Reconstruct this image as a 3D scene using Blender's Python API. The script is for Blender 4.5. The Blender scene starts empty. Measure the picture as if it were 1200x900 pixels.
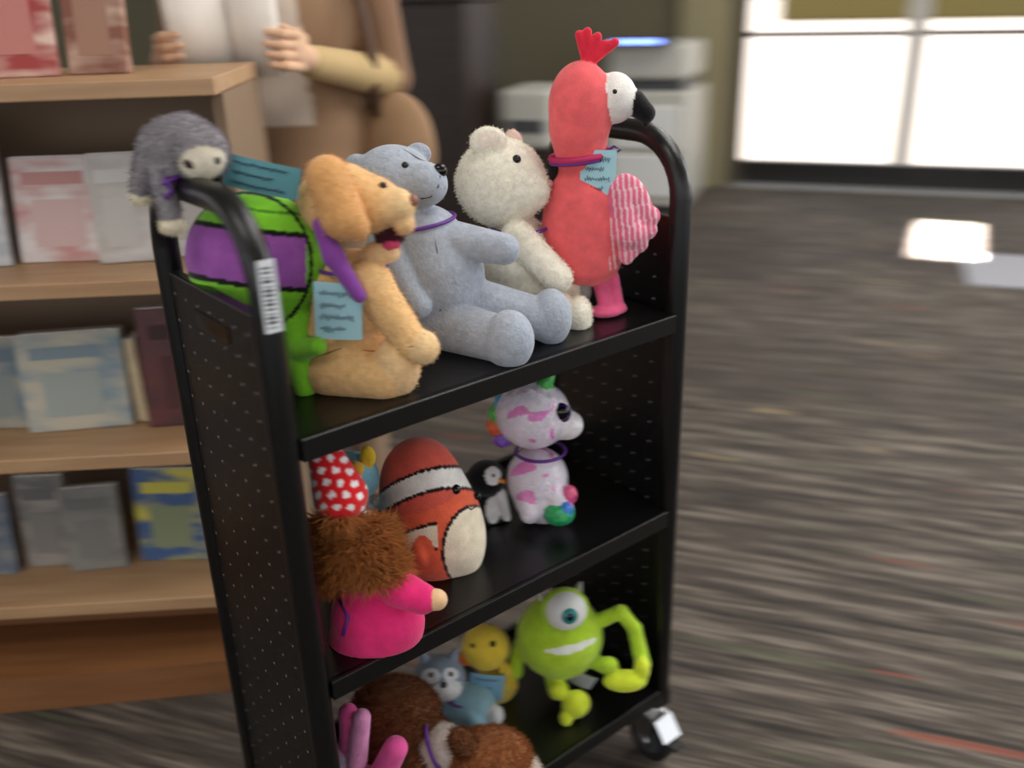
import bpy, math, random
import numpy as np
from mathutils import Vector, Matrix, Euler
random.seed(3); rng=np.random.default_rng(5)
SC=bpy.context.scene
SC.view_settings.view_transform='Standard'

def lin(c):
    c=np.array(c,float)/255
    return np.where(c<=.04045,c/12.92,((c+.055)/1.055)**2.4)
def L4(c): return (*[float(v) for v in lin(c)],1)

# ---------------------------------------------------------------- materials
def mat(name,col,rough=.5,metal=0,spec=.5,emit=0,sheen=0,bump=0,bscale=200,alpha=None):
    m=bpy.data.materials.new(name); m.use_nodes=True
    nt=m.node_tree; b=nt.nodes['Principled BSDF']
    b.inputs['Base Color'].default_value=L4(col); b.inputs['Roughness'].default_value=rough
    b.inputs['Metallic'].default_value=metal; b.inputs['Specular IOR Level'].default_value=spec
    b.inputs['Sheen Weight'].default_value=sheen
    if emit: b.inputs['Emission Color'].default_value=L4(col); b.inputs['Emission Strength'].default_value=emit
    if bump:
        t=nt.nodes.new('ShaderNodeTexCoord'); n=nt.nodes.new('ShaderNodeTexNoise'); n.inputs['Scale'].default_value=bscale
        bp=nt.nodes.new('ShaderNodeBump'); bp.inputs['Strength'].default_value=bump; bp.inputs['Distance'].default_value=.002
        nt.links.new(t.outputs['Object'],n.inputs['Vector']); nt.links.new(n.outputs['Fac'],bp.inputs['Height']); nt.links.new(bp.outputs['Normal'],b.inputs['Normal'])
    return m
def plushmat(name,rough=.95,sheen=.25,bump=.5,bscale=450,spec=.1,lo=.88,hi=1.08,ns=60):
    m=mat(name,(200,200,200),rough,spec=spec,sheen=sheen,bump=bump,bscale=bscale)
    nt=m.node_tree;b=nt.nodes['Principled BSDF']
    a=nt.nodes.new('ShaderNodeAttribute'); a.attribute_name='Col'
    n=nt.nodes.new('ShaderNodeTexNoise'); n.inputs['Scale'].default_value=ns; n.inputs['Detail'].default_value=3
    t=[x for x in nt.nodes if x.type=='TEX_COORD'][0]
    nt.links.new(t.outputs['Object'],n.inputs['Vector'])
    mr=nt.nodes.new('ShaderNodeMapRange'); mr.inputs['From Min'].default_value=.3; mr.inputs['From Max'].default_value=.7
    mr.inputs['To Min'].default_value=lo; mr.inputs['To Max'].default_value=hi
    nt.links.new(n.outputs['Fac'],mr.inputs['Value'])
    vm=nt.nodes.new('ShaderNodeVectorMath'); vm.operation='SCALE'
    nt.links.new(a.outputs['Color'],vm.inputs[0]); nt.links.new(mr.outputs['Result'],vm.inputs['Scale'])
    nt.links.new(vm.outputs['Vector'],b.inputs['Base Color'])
    return m
PL=plushmat('plush_fabric')
FZ=plushmat('fleece_fabric',bump=.8,bscale=230,lo=.86,hi=1.08,ns=110)
def sequin():
    m=mat('sequin_fabric',(230,220,240),.35,metal=0,spec=.7)
    nt=m.node_tree;N=nt.nodes;Lk=nt.links;b=N['Principled BSDF']
    a=N.new('ShaderNodeAttribute'); a.attribute_name='Col'
    tc=N.new('ShaderNodeTexCoord'); v=N.new('ShaderNodeTexVoronoi'); v.inputs['Scale'].default_value=230; Lk.new(tc.outputs['Object'],v.inputs['Vector'])
    g=N.new('ShaderNodeNewGeometry'); s=N.new('ShaderNodeVectorMath'); s.operation='SUBTRACT'; s.inputs[1].default_value=(.5,.5,.5); Lk.new(v.outputs['Color'],s.inputs[0])
    sc=N.new('ShaderNodeVectorMath'); sc.operation='SCALE'; sc.inputs['Scale'].default_value=.55; Lk.new(s.outputs[0],sc.inputs[0])
    ad=N.new('ShaderNodeVectorMath'); ad.operation='ADD'; Lk.new(g.outputs['Normal'],ad.inputs[0]); Lk.new(sc.outputs[0],ad.inputs[1])
    nm=N.new('ShaderNodeVectorMath'); nm.operation='NORMALIZE'; Lk.new(ad.outputs[0],nm.inputs[0]); Lk.new(nm.outputs[0],b.inputs['Normal'])
    mx=N.new('ShaderNodeMix'); mx.data_type='RGBA'; mx.blend_type='SOFT_LIGHT'; mx.inputs['Factor'].default_value=.4; Lk.new(a.outputs['Color'],mx.inputs['A']); Lk.new(v.outputs['Color'],mx.inputs['B'])
    Lk.new(mx.outputs['Result'],b.inputs['Base Color']); return m
SQ=sequin()
def furmat():
    m=bpy.data.materials.new('fur_fibre'); m.use_nodes=True; nt=m.node_tree;N=nt.nodes;Lk=nt.links; N.clear()
    a=N.new('ShaderNodeAttribute'); a.attribute_name='Col'
    d=N.new('ShaderNodeBsdfDiffuse'); t=N.new('ShaderNodeBsdfTranslucent'); mx=N.new('ShaderNodeMixShader'); mx.inputs[0].default_value=.5; o=N.new('ShaderNodeOutputMaterial')
    Lk.new(a.outputs['Color'],d.inputs['Color']);Lk.new(a.outputs['Color'],t.inputs['Color']);Lk.new(d.outputs[0],mx.inputs[1]);Lk.new(t.outputs[0],mx.inputs[2]);Lk.new(mx.outputs[0],o.inputs['Surface']); return m
FU=furmat()
BLACK=mat('black_powdercoat',(10,10,11),.3,spec=.5,bump=.15,bscale=500)
GLOSS=mat('glossy_black',(8,8,10),.08)
PURPLE=mat('purple_ribbon',(98,44,140),.5)
NOTE=mat('blue_paper',(172,218,230),.8)
TEAL=mat('teal_paper',(100,162,172),.8)
INK=mat('ink',(34,42,70),.7)
CHROME=mat('chrome',(225,227,230),.2,metal=1)
RUBBER=mat('rubber',(18,18,19),.6)
WHITE=mat('white_plastic',(235,235,232),.4)

# ---------------------------------------------------------------- mesh helpers
def mk(name,v,f,m,parent=None,smooth=False,loc=None,rotz=None):
    me=bpy.data.meshes.new(name); me.from_pydata([tuple(map(float,p)) for p in v],[],[tuple(map(int,q)) for q in f]); me.update()
    if smooth: me.polygons.foreach_set('use_smooth',[True]*len(me.polygons))
    o=bpy.data.objects.new(name,me); SC.collection.objects.link(o)
    if m: me.materials.append(m)
    if parent: o.parent=parent
    if loc is not None: o.location=loc
    if rotz is not None: o.rotation_euler=(0,0,rotz)
    return o
def empty(name,loc=(0,0,0),rotz=0):
    o=bpy.data.objects.new(name,None); SC.collection.objects.link(o); o.location=loc; o.rotation_euler=(0,0,rotz); o.empty_display_size=.05
    return o
BF=[(0,3,2,1),(4,5,6,7),(0,1,5,4),(1,2,6,5),(2,3,7,6),(3,0,4,7)]
def boxv(x0,x1,y0,y1,z0,z1):
    return [(x0,y0,z0),(x1,y0,z0),(x1,y1,z0),(x0,y1,z0),(x0,y0,z1),(x1,y0,z1),(x1,y1,z1),(x0,y1,z1)]
def box(name,x0,x1,y0,y1,z0,z1,m,parent=None,bev=0,loc=None,rotz=None):
    o=mk(name,boxv(x0,x1,y0,y1,z0,z1),BF,m,parent,loc=loc,rotz=rotz)
    if bev:
        b=o.modifiers.new('b','BEVEL'); b.width=bev; b.segments=3; b.limit_method='ANGLE'
    return o
def tubev(pts,r,n=12,closed=False):
    pts=[Vector(p) for p in pts]; N=len(pts); rs=r if hasattr(r,'__len__') else [r]*N
    vs=[];fs=[]; prev=None
    for i,p in enumerate(pts):
        if closed: t=(pts[(i+1)%N]-pts[i-1])
        else: t=pts[min(i+1,N-1)]-pts[max(i-1,0)]
        t.normalize()
        if prev is None:
            a=t.cross(Vector((.3,.9,.31))); 
            if a.length<.1: a=t.cross(Vector((1,0,0)))
        else: a=prev-t*prev.dot(t)
        a.normalize(); prev=a; b=t.cross(a)
        for k in range(n):
            th=2*math.pi*k/n; vs.append(p+(a*math.cos(th)+b*math.sin(th))*rs[i])
    M=N if closed else N-1
    for i in range(M):
        j=(i+1)%N
        for k in range(n):
            l=(k+1)%n; fs.append((i*n+k,i*n+l,j*n+l,j*n+k))
    if not closed:
        fs.append(tuple(range(n))[::-1]); fs.append(tuple((N-1)*n+k for k in range(n)))
    return vs,fs
def tube(name,pts,r,m,parent=None,n=12,closed=False):
    v,f=tubev(pts,r,n,closed); return mk(name,v,f,m,parent,smooth=True)
def sphere(name,c,r,m,parent=None,rot=None):
    import bmesh
    bm=bmesh.new(); bmesh.ops.create_uvsphere(bm,u_segments=20,v_segments=14,radius=1)
    R=r if hasattr(r,'__len__') else (r,r,r)
    M=Matrix.Translation(c)@(rot.to_matrix().to_4x4() if rot else Matrix.Identity(4))@Matrix.Diagonal((*R,1))
    bmesh.ops.transform(bm,matrix=M,verts=bm.verts)
    me=bpy.data.meshes.new(name); bm.to_mesh(me); bm.free()
    me.polygons.foreach_set('use_smooth',[True]*len(me.polygons)); me.materials.append(m)
    o=bpy.data.objects.new(name,me); SC.collection.objects.link(o)
    if parent:o.parent=parent
    return o

# ---------------------------------------------------------------- soft-toy sculpting
def nets(F,org,h):
    S=F<0; n=np.array(F.shape)-1
    def cor(A,o): return A[o[0]:o[0]+n[0],o[1]:o[1]+n[1],o[2]:o[2]+n[2]]
    cs=[(i,j,k) for i in (0,1) for j in (0,1) for k in (0,1)]
    cnt=sum(cor(S,c).astype(np.int8) for c in cs); mask=(cnt>0)&(cnt<8)
    ci=np.argwhere(mask); idx=-np.ones(tuple(n),int); idx[mask]=np.arange(len(ci))
    acc=np.zeros((len(ci),3)); num=np.zeros(len(ci))
    for a in range(3):
        b,c=(a+1)%3,(a+2)%3
        for ob in (0,1):
            for oc in (0,1):
                o=np.zeros(3,int); o[b]=ob;o[c]=oc; e=o.copy(); e[a]=1
                i0=ci+o;i1=ci+e
                f0=F[i0[:,0],i0[:,1],i0[:,2]];f1=F[i1[:,0],i1[:,1],i1[:,2]]
                cr=(f0<0)!=(f1<0); t=np.where(cr,f0/np.where(cr,f0-f1,1),0)
                p=np.repeat(o[None].astype(float),len(ci),0); p[:,a]=t
                acc+=p*cr[:,None]; num+=cr
    V=org+(ci+acc/num[:,None])*h
    Fc=[]
    for a in range(3):
        b,c=(a+1)%3,(a+2)%3
        sl0=[slice(None)]*3; sl1=[slice(None)]*3; sl0[a]=slice(0,-1); sl1[a]=slice(1,None)
        d=S[tuple(sl0)]!=S[tuple(sl1)]; pts=np.argwhere(d)
        pts=pts[(pts[:,b]>0)&(pts[:,c]>0)&(pts[:,b]<n[b])&(pts[:,c]<n[c])]
        def g(ob,oc):
            q=pts.copy(); q[:,b]-=ob;q[:,c]-=oc; return idx[q[:,0],q[:,1],q[:,2]]
        Q=np.stack([g(0,0),g(1,0),g(1,1),g(0,1)],1)
        ins=S[pts[:,0],pts[:,1],pts[:,2]]
        Q[~ins]=Q[~ins][:,::-1]; Fc.append(Q)
    return V,np.concatenate(Fc)

class Toy:
    """soft toy: the parts are laid out in image pixels (x right, y down, w = depth away), one image for all toys;
       origin = sheet point that lies on the shelf at 'at'; s = sheet units per metre; p,q = obliqueness of the drawing"""
    def __init__(T,name,at,org,s,p,q,vox=.0026,k=.010,sit=True,m=None,rough=0):
        T.name=name;T.at=at;T.org=org;T.s=s;T.p=p;T.q=q;T.vox=vox;T.k=k;T.sit=sit;T.pr=[];T.paint=[];T.m=m or PL;T.rough=rough
        T.root=empty(name,at,math.radians(-39.5)); T.dz=0
    def P(T,u,v,w=0):  # image pixel u,v at depth w unprojected to local metres, linearised for the camera
        s=T.s; du=u-T.org[0]; dv=T.org[1]-v-.025*du; W=w/s
        Z=(dv-s*W*(.388+.922*T.q))/(s*(.921-.388*T.q))
        X=(du+s*W*(.922*T.p+.01)-s*Z*(-.027+.388*T.p))/s
        return np.array([X,W,Z])
    def E(T,u,v,w,a,b,c,col,rot=0,k=None):
        T.pr.append(('E',T.P(u,v,w),np.array([a,c,b])/T.s,math.radians(rot),col,k))
    def C(T,u,v,w,r,u2,v2,w2,r2,col,k=None):
        T.pr.append(('C',T.P(u,v,w),T.P(u2,v2,w2),r/T.s,r2/T.s,col,k))
    def pe(T,u,v,w,a,b,c,col,rot=0):
        T.paint.append((('E',T.P(u,v,w),np.array([a,c,b])/T.s,math.radians(rot),col,None),col))
    def sd(T,pr,P):
        if pr[0]=='E':
            q=P-pr[1]; r=pr[2]; a=pr[3]
            if a:
                ca,sa=math.cos(a),math.sin(a); q=np.stack([q[...,0]*ca-q[...,2]*sa,q[...,1],q[...,0]*sa+q[...,2]*ca],-1)
            k0=np.linalg.norm(q/r,axis=-1); k1=np.linalg.norm(q/r**2,axis=-1)+1e-9
            return k0*(k0-1)/k1
        a,b=pr[1],pr[2]; ab=b-a; t=np.clip(((P-a)@ab)/(ab@ab+1e-12),0,1)
        return np.linalg.norm(P-(a+t[...,None]*ab),axis=-1)-(pr[3]+(pr[4]-pr[3])*t)
    def field(T,P):
        F=None
        for pr in T.pr:
            d=T.sd(pr,P)
            if F is None: F=d
            else:
                k=pr[5] if pr[0]=='E' else pr[6]
                k=T.k if k is None else k
                h=np.clip(k-np.abs(F-d),0,None)/k; F=np.minimum(F,d)-h*h*k*.25
        return F
    def sheet(T,V):  # inverse of P: local metres back to image pixels and depth
        s=T.s; W=V[:,1]*s
        dv=V[:,2]*s*(.921-.388*T.q)+W*(.388+.922*T.q); du=V[:,0]*s-W*(.922*T.p+.01)+s*V[:,2]*(-.027+.388*T.p)
        return du+T.org[0],T.org[1]-dv-.025*du,W
    def build(T,part='body'):
        lo=np.full(3,9.);hi=-lo
        for pr in T.pr:
            if pr[0]=='E': R=pr[2].max() if pr[3] else pr[2]; l,h_=pr[1]-R,pr[1]+R
            else:
                l=np.minimum(pr[1]-pr[3],pr[2]-pr[4]);h_=np.maximum(pr[1]+pr[3],pr[2]+pr[4])
            lo=np.minimum(lo,l);hi=np.maximum(hi,h_)
        lo-=.012;hi+=.012
        n=np.ceil((hi-lo)/T.vox).astype(int)+1
        ax=[lo[i]+np.arange(n[i])*T.vox for i in range(3)]
        G=np.stack(np.meshgrid(*ax,indexing='ij'),-1)
        F=T.field(G)
        if T.rough: # soft pile lumps
            F=F+T.rough*(np.sin(G[...,0]*430+2*np.sin(G[...,2]*210))*np.sin(G[...,1]*390+1.7*np.sin(G[...,0]*190))*np.sin(G[...,2]*410+2*np.sin(G[...,1]*230)))
        if T.sit: F=np.maximum(F,.0-G[...,2])
        V,Q=nets(F,lo,T.vox)
        if T.sit: T.dz=-float(V[:,2].min())
        best=np.full(len(V),9.);col=np.zeros((len(V),3))
        for pr in T.pr:
            d=T.sd(pr,V); c=lin(pr[4] if pr[0]=='E' else pr[5]); mm=d<best; best[mm]=d[mm]; col[mm]=c
        U,Y,W=T.sheet(V)
        for pt in T.paint:
            if callable(pt[0]): mm=pt[0](U,Y,W)
            else: mm=T.sd(pt[0],V)<0
            col[mm]=lin(pt[1])
        V=V+np.array([0,0,T.dz]); T.V=V;T.Q=Q;T.col=col
        o=mk(part,V,Q,T.m,T.root,smooth=True)
        a=o.data.color_attributes.new('Col','FLOAT_COLOR','POINT')
        a.data.foreach_set('color',np.concatenate([col,np.ones((len(V),1))],1).ravel())
        T.o=o
        return T
    def surf(T,u,v,w0=-130,w1=90):
        ws=np.arange(w0,w1,1.); P=np.array([T.P(u,v,w) for w in ws]); f=T.field(P); i=np.argmax(f<0)
        if f[i]>=0: return None
        return ws[i]
    def S(T,u,v,off=0):
        w=T.surf(u,v); w=(w if w is not None else 0)+off
        p=T.P(u,v,w); return p+np.array([0,0,T.dz])
    def eye(T,u,v,r,m=GLOSS,off=0,name='eye',flat=None):
        p=T.S(u,v,off); R=r/T.s
        rr=(R,R,R) if flat is None else (R,R*flat,R)
        return sphere(name,p,rr,m,T.root)
    def line(T,pts,r,m,name='stitch',off=0):
        P=[T.S(u,v,off) for u,v in pts]; return tube(name,P,r/T.s,m,T.root,n=6)
    def ring(T,u,v,w,a,c,r,m,tilt=0,name='ribbon'):
        c0=T.P(u,v,w)+np.array([0,0,T.dz]); a/=T.s;c/=T.s; th=math.radians(tilt)
        pts=[c0+np.array([a*math.cos(t)*math.cos(th),c*math.sin(t),-a*math.cos(t)*math.sin(th)]) for t in np.linspace(0,2*math.pi,32,endpoint=False)]
        return tube(name,pts,r/T.s,m,T.root,n=6,closed=True)
    def note(T,u,v,wd,ht,rot=0,m=NOTE,off=-6,lines=4,name='paper_tag',w=None,pen=.0004):
        c=T.P(u,v,w)+np.array([0,0,T.dz]) if w is not None else T.S(u,v,off)
        a=wd/T.s/2;b=ht/T.s/2/.95; th=math.radians(rot); nx,nz=7,7
        vs=[];fs=[]
        def pt(i,j,o=0):
            x=i*a;z=j*b; return (c[0]+x*math.cos(th)+z*math.sin(th), c[1]-.003*(1-i*i)-o, c[2]-x*math.sin(th)+z*math.cos(th))
        for jj in range(nz):
            for ii in range(nx): vs.append(pt(ii/3-1,jj/3-1))
        for jj in range(nz-1):
            for ii in range(nx-1): q=jj*nx+ii; fs.append((q,q+1,q+nx+1,q+nx))
        o=mk(name,vs,fs,m,T.root,smooth=True)
        for l in range(lines):
            j=.62-l*1.25/max(lines-1,1); x0=-.75;
            pts=[pt(x0+1.4*t/28+.0,j+.10*math.sin(t*2.1+l)*random.uniform(.3,1.6),.0012) for t in range(29 if l%2==0 else 22)]
            tube('handwriting',pts,pen,INK,T.root,n=4)
        return o
    def fur(T,n,ln,wd=.0012,droop=.4,mask=None,jit=.35,shade=.12,m=None,boost=1.12,col=None):
        me=T.o.data; nv=len(T.V); nr=np.zeros(nv*3); me.vertices.foreach_get('normal',nr); nr=nr.reshape(-1,3)
        idxs=np.arange(nv)
        if mask is not None:
            idxs=idxs[mask(*T.sheet(T.V-np.array([0,0,T.dz])))]
        ii=rng.choice(idxs,n); R=T.V[ii]+rng.normal(0,T.vox*.5,(n,3)); N=nr[ii]
        R=R-N*.001
        D=N+rng.normal(0,jit,(n,3)); D[:,2]-=droop; D/=np.linalg.norm(D,axis=1)[:,None]
        Ls=ln*rng.uniform(.6,1.15,n)[:,None]
        side=np.cross(D,rng.normal(0,1,(n,3)));side/=np.linalg.norm(side,axis=1)[:,None]
        fn=np.cross(side,D); flip=(fn*N).sum(1)<0; side[flip]*=-1
        mid=R+D*Ls*.55; D2=D.copy(); D2[:,2]-=droop*.6; D2+=rng.normal(0,jit*.4,(n,3)); D2/=np.linalg.norm(D2,axis=1)[:,None]
        tip=mid+D2*Ls*.5
        floorz=.001 if T.sit else -9
        VV=np.stack([R-side*wd/2,R+side*wd/2,mid+side*wd*.4,mid-side*wd*.4,tip],1)
        VV[...,2]=np.maximum(VV[...,2],floorz)
        b=np.arange(n)[:,None]*5
        f4=np.concatenate([b,b+1,b+2,b+3],1).tolist(); f3=np.concatenate([b+3,b+2,b+4],1).tolist()
        o=mk('fur',VV.reshape(-1,3),f4+f3,m or FU,T.root)
        base=T.col[ii] if col is None else np.repeat(lin(col)[None],n,0)
        c=base*(1+rng.normal(0,shade,(n,1)))*boost; c=np.clip(c,0,.95)
        a=o.data.color_attributes.new('Col','FLOAT_COLOR','POINT')
        cc=np.repeat(c[:,None],5,1); cc=np.concatenate([cc,np.ones((n,5,1))],2); a.data.foreach_set('color',cc.ravel())
        return o
class Body(Toy):
    """same sculpting, plain metric coordinates: x, z(up), y(depth)"""
    def __init__(T,name,at,vox,k,m=None,root=None,sit=False):
        T.name=name;T.at=at;T.org=(0,0);T.s=1.;T.p=T.q=0;T.vox=vox;T.k=k;T.sit=sit;T.pr=[];T.paint=[];T.m=m or PL;T.rough=0;T.dz=0
        T.root=root or empty(name,at,math.radians(-39.5))
    def P(T,x,z,y=0): return np.array([x,y,z],float)
    def sheet(T,V): return V[:,0],V[:,2],V[:,1]

# ---------------------------------------------------------------- camera
cam=bpy.data.cameras.new('camera'); co=bpy.data.objects.new('camera',cam); SC.collection.objects.link(co)
yaw,pitch,roll=.892,.399,.029
fw=Vector((math.cos(yaw)*math.cos(pitch),math.sin(yaw)*math.cos(pitch),-math.sin(pitch)))
r0=Vector((math.sin(yaw),-math.cos(yaw),0)); d0=fw.cross(r0)
rr=r0*math.cos(roll)+d0*math.sin(roll); dd=-r0*math.sin(roll)+d0*math.cos(roll)
co.matrix_world=Matrix.Translation((-.393,-.849,1.279))@Matrix((rr,-dd,-fw)).transposed().to_4x4()
cam.lens=33.2; cam.sensor_width=36; cam.clip_start=.02
cam.dof.use_dof=True; cam.dof.focus_distance=1.22; cam.dof.aperture_fstop=3.0; cam.dof.aperture_ratio=.26
SC.camera=co

# ---------------------------------------------------------------- room
E_ANG=math.atan2(-.857,.516)   # building axis direction (along door wall)
DW=(4.83,3.20)
def floor_mat():
    m=bpy.data.materials.new('carpet'); m.use_nodes=True; nt=m.node_tree; N=nt.nodes; Lk=nt.links; b=N['Principled BSDF']
    b.inputs['Roughness'].default_value=.8; b.inputs['Specular IOR Level'].default_value=.25
    tc=N.new('ShaderNodeTexCoord')
    def stretched(sx,sy,scale,detail=3,off=0):
        mp=N.new('ShaderNodeMapping'); mp.inputs['Scale'].default_value=(sx,sy,1); mp.inputs['Location'].default_value=(off,off*.7,0)
        Lk.new(tc.outputs['Object'],mp.inputs['Vector'])
        n=N.new('ShaderNodeTexNoise'); n.inputs['Scale'].default_value=scale; n.inputs['Detail'].default_value=detail
        Lk.new(mp.outputs['Vector'],n.inputs['Vector']); return n
    n1=stretched(2.4,28,1.0,5); n2=stretched(6,80,1.0,3,3.1); n3=stretched(.9,1.1,1.2,1,7); n4=stretched(2.2,32,1,1,12.3); n5=stretched(1.6,24,1,1,31.7); n6=stretched(.6,.8,1,2,50); n7=stretched(2.,20,1,1,77)
    cr=N.new('ShaderNodeValToRGB'); e=cr.color_ramp.elements
    e[0].position=.36; e[0].color=L4((50,45,42)); e[1].position=.68; e[1].color=L4((140,129,117))
    x=cr.color_ramp.elements.new(.50); x.color=L4((82,74,67))
    mx=N.new('ShaderNodeMix'); mx.data_type='FLOAT'; mx.inputs['Factor'].default_value=.42
    Lk.new(n1.outputs['Fac'],mx.inputs['A']); Lk.new(n2.outputs['Fac'],mx.inputs['B']); Lk.new(mx.outputs['Result'],cr.inputs['Fac'])
    def over(prev,fac_socket,lo,hi,col,amt):
        mr=N.new('ShaderNodeMapRange'); mr.inputs['From Min'].default_value=lo; mr.inputs['From Max'].default_value=hi; mr.inputs['To Max'].default_value=amt
        Lk.new(fac_socket,mr.inputs['Value']); m2=N.new('ShaderNodeMix'); m2.data_type='RGBA'
        Lk.new(mr.outputs['Result'],m2.inputs['Factor']); Lk.new(prev,m2.inputs['A']); m2.inputs['B'].default_value=L4(col); return m2.outputs['Result']
    c=over(cr.outputs['Color'],n3.outputs['Fac'],.48,.60,(62,54,50),.5)
    c=over(c,n6.outputs['Fac'],.52,.66,(104,92,82),.4)
    c=over(c,n7.outputs['Fac'],.64,.70,(92,96,74),.5)
    c=over(c,n4.outputs['Fac'],.735,.76,(176,148,88),.65)
    c=over(c,n5.outputs['Fac'],.735,.76,(150,80,62),.6)
    Lk.new(c,b.inputs['Base Color'])
    bp=N.new('ShaderNodeBump'); bp.inputs['Strength'].default_value=.4; bp.inputs['Distance'].default_value=.004
    Lk.new(n2.outputs['Fac'],bp.inputs['Height']); Lk.new(bp.outputs['Normal'],b.inputs['Normal'])
    return m
fl=mk('floor',[(-12,-12,0),(8,-12,0),(8,.1,0),(-12,.1,0)],[(0,1,2,3)],floor_mat(),loc=(DW[0],DW[1],0),rotz=E_ANG)
WALL=mat('wall_paint',(108,102,80),.8,bump=.1,bscale=60)
FRAME=mat('dark_frame',(22,20,20),.4)
def bw(name,x0,x1,y0,y1,z0,z1,m,parent=None,bev=0):
    if parent: return box(name,x0,x1,y0,y1,z0,z1,m,parent,bev)
    return box(name,x0,x1,y0,y1,z0,z1,m,None,bev,loc=(DW[0],DW[1],0),rotz=E_ANG)
bw('wall_far',-12,0,0,.2,0,3,WALL)
bw('wall_far_header',0,5.0,0,.2,2.4,3,WALL)
bw('wall_far_side',5.0,8,0,.2,0,3,WALL)
bw('baseboard_far',-12,-.36,-.015,0,0,.1,mat('grey_trim',(120,118,112),.6))
door=empty('door_1',(DW[0],DW[1],0),E_ANG)
bw('jamb',0.0,.06,.0,.12,0,2.4,mat('bronze_frame',(70,62,52),.4),door); bw('bottom_rail',.06,5,.02,.1,.015,.15,FRAME,door)
bw('push_rail',.06,1.0,-.03,.04,.935,.965,FRAME,door);bw('push_rail_2',1.12,5,-.03,.04,.935,.965,FRAME,door)
bw('meeting_stile',1.0,1.12,.03,.09,.15,2.4,mat('silver_frame',(200,198,192),.4),door); bw('mullion',2.9,2.95,.02,.12,0,2.4,FRAME,door)
bw('threshold',0,5,-.12,.02,0,.015,mat('aluminium',(190,190,190),.4,metal=.6),door)
bw('pillar',-.36,-.06,-.12,-.002,0,3,mat('pillar_paint',(156,147,114),.8),None)
gm=mat('concrete',(242,226,212),.8); bw('ground_outside',-30,40,.12,60,-.03,.014,gm)
bw('hedge_outside',-2,9,26,27.5,.014,1.3,mat('hedge_green',(92,84,44),.9,bump=.6,bscale=8),bev=.15)
ceil=mk('ceiling',[(-12,-12,3),(8,-12,3),(8,0.0,3),(-12,0.0,3)],[(0,3,2,1)],mat('ceiling_tile',(225,222,214),.9),loc=(DW[0],DW[1],0),rotz=E_ANG)
# ---------------------------------------------------------------- bookshelf
BX=math.atan2(-.588,.809)
bs=empty('bookshelf',(.13,.71,0),BX)
def wood(name,c1,c2):
    m=mat(name,c1,.45); nt=m.node_tree; b=nt.nodes['Principled BSDF']
    tc=nt.nodes.new('ShaderNodeTexCoord'); mp=nt.nodes.new('ShaderNodeMapping'); mp.inputs['Scale'].default_value=(2,22,22)
    n=nt.nodes.new('ShaderNodeTexNoise'); n.inputs['Scale'].default_value=2; n.inputs['Detail'].default_value=4
    cr=nt.nodes.new('ShaderNodeValToRGB'); cr.color_ramp.elements[0].color=L4(c1); cr.color_ramp.elements[1].color=L4(c2); cr.color_ramp.elements[0].position=.3;cr.color_ramp.elements[1].position=.7
    nt.links.new(tc.outputs['Object'],mp.inputs['Vector']);nt.links.new(mp.outputs['Vector'],n.inputs['Vector']);nt.links.new(n.outputs['Fac'],cr.inputs['Fac']);nt.links.new(cr.outputs['Color'],b.inputs['Base Color'])
    return m
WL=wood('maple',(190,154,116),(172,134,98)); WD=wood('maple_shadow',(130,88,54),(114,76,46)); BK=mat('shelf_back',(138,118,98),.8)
TAN=mat('tan_end_panel',(136,112,88),.7)
bx1=.12; bx0=-1.4
for i,z in enumerate((.20,.515,.84,1.16)):
    box(f'shelf_{i+1}',bx0,bx1-.02 if i<3 else bx1,0,.34,z-.028,z,WL,bs,.003)
box('back_panel',bx0,bx1-.02,.34,.355,0,1.14,BK,bs)
box('end_panel',bx1-.02,bx1,0.05,.36,0,1.131,TAN,bs,.002)
pv=[];n=24
for i in range(n+1):
    x=bx0+(bx1-bx0)*i/n; y=-.03-.035*math.sin(math.pi*min(1,(i/n)))
    pv+= [(x,y,.0),(x,y,.075),(x,.34,.075),(x,.34,0)]
pf=[]
for i in range(n):
    a=i*4
    for k in range(4): l=(k+1)%4; pf.append((a+k,a+l,a+4+l,a+4+k))
pf+=[(0,3,2,1),(n*4,n*4+1,n*4+2,n*4+3)]
mk('plinth',pv,pf,wood('plinth_wood',(140,94,58),(122,80,48)),bs)
box('toe_back',bx0,bx1-.02,.12,.14,.075,.172,WD,bs)
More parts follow.
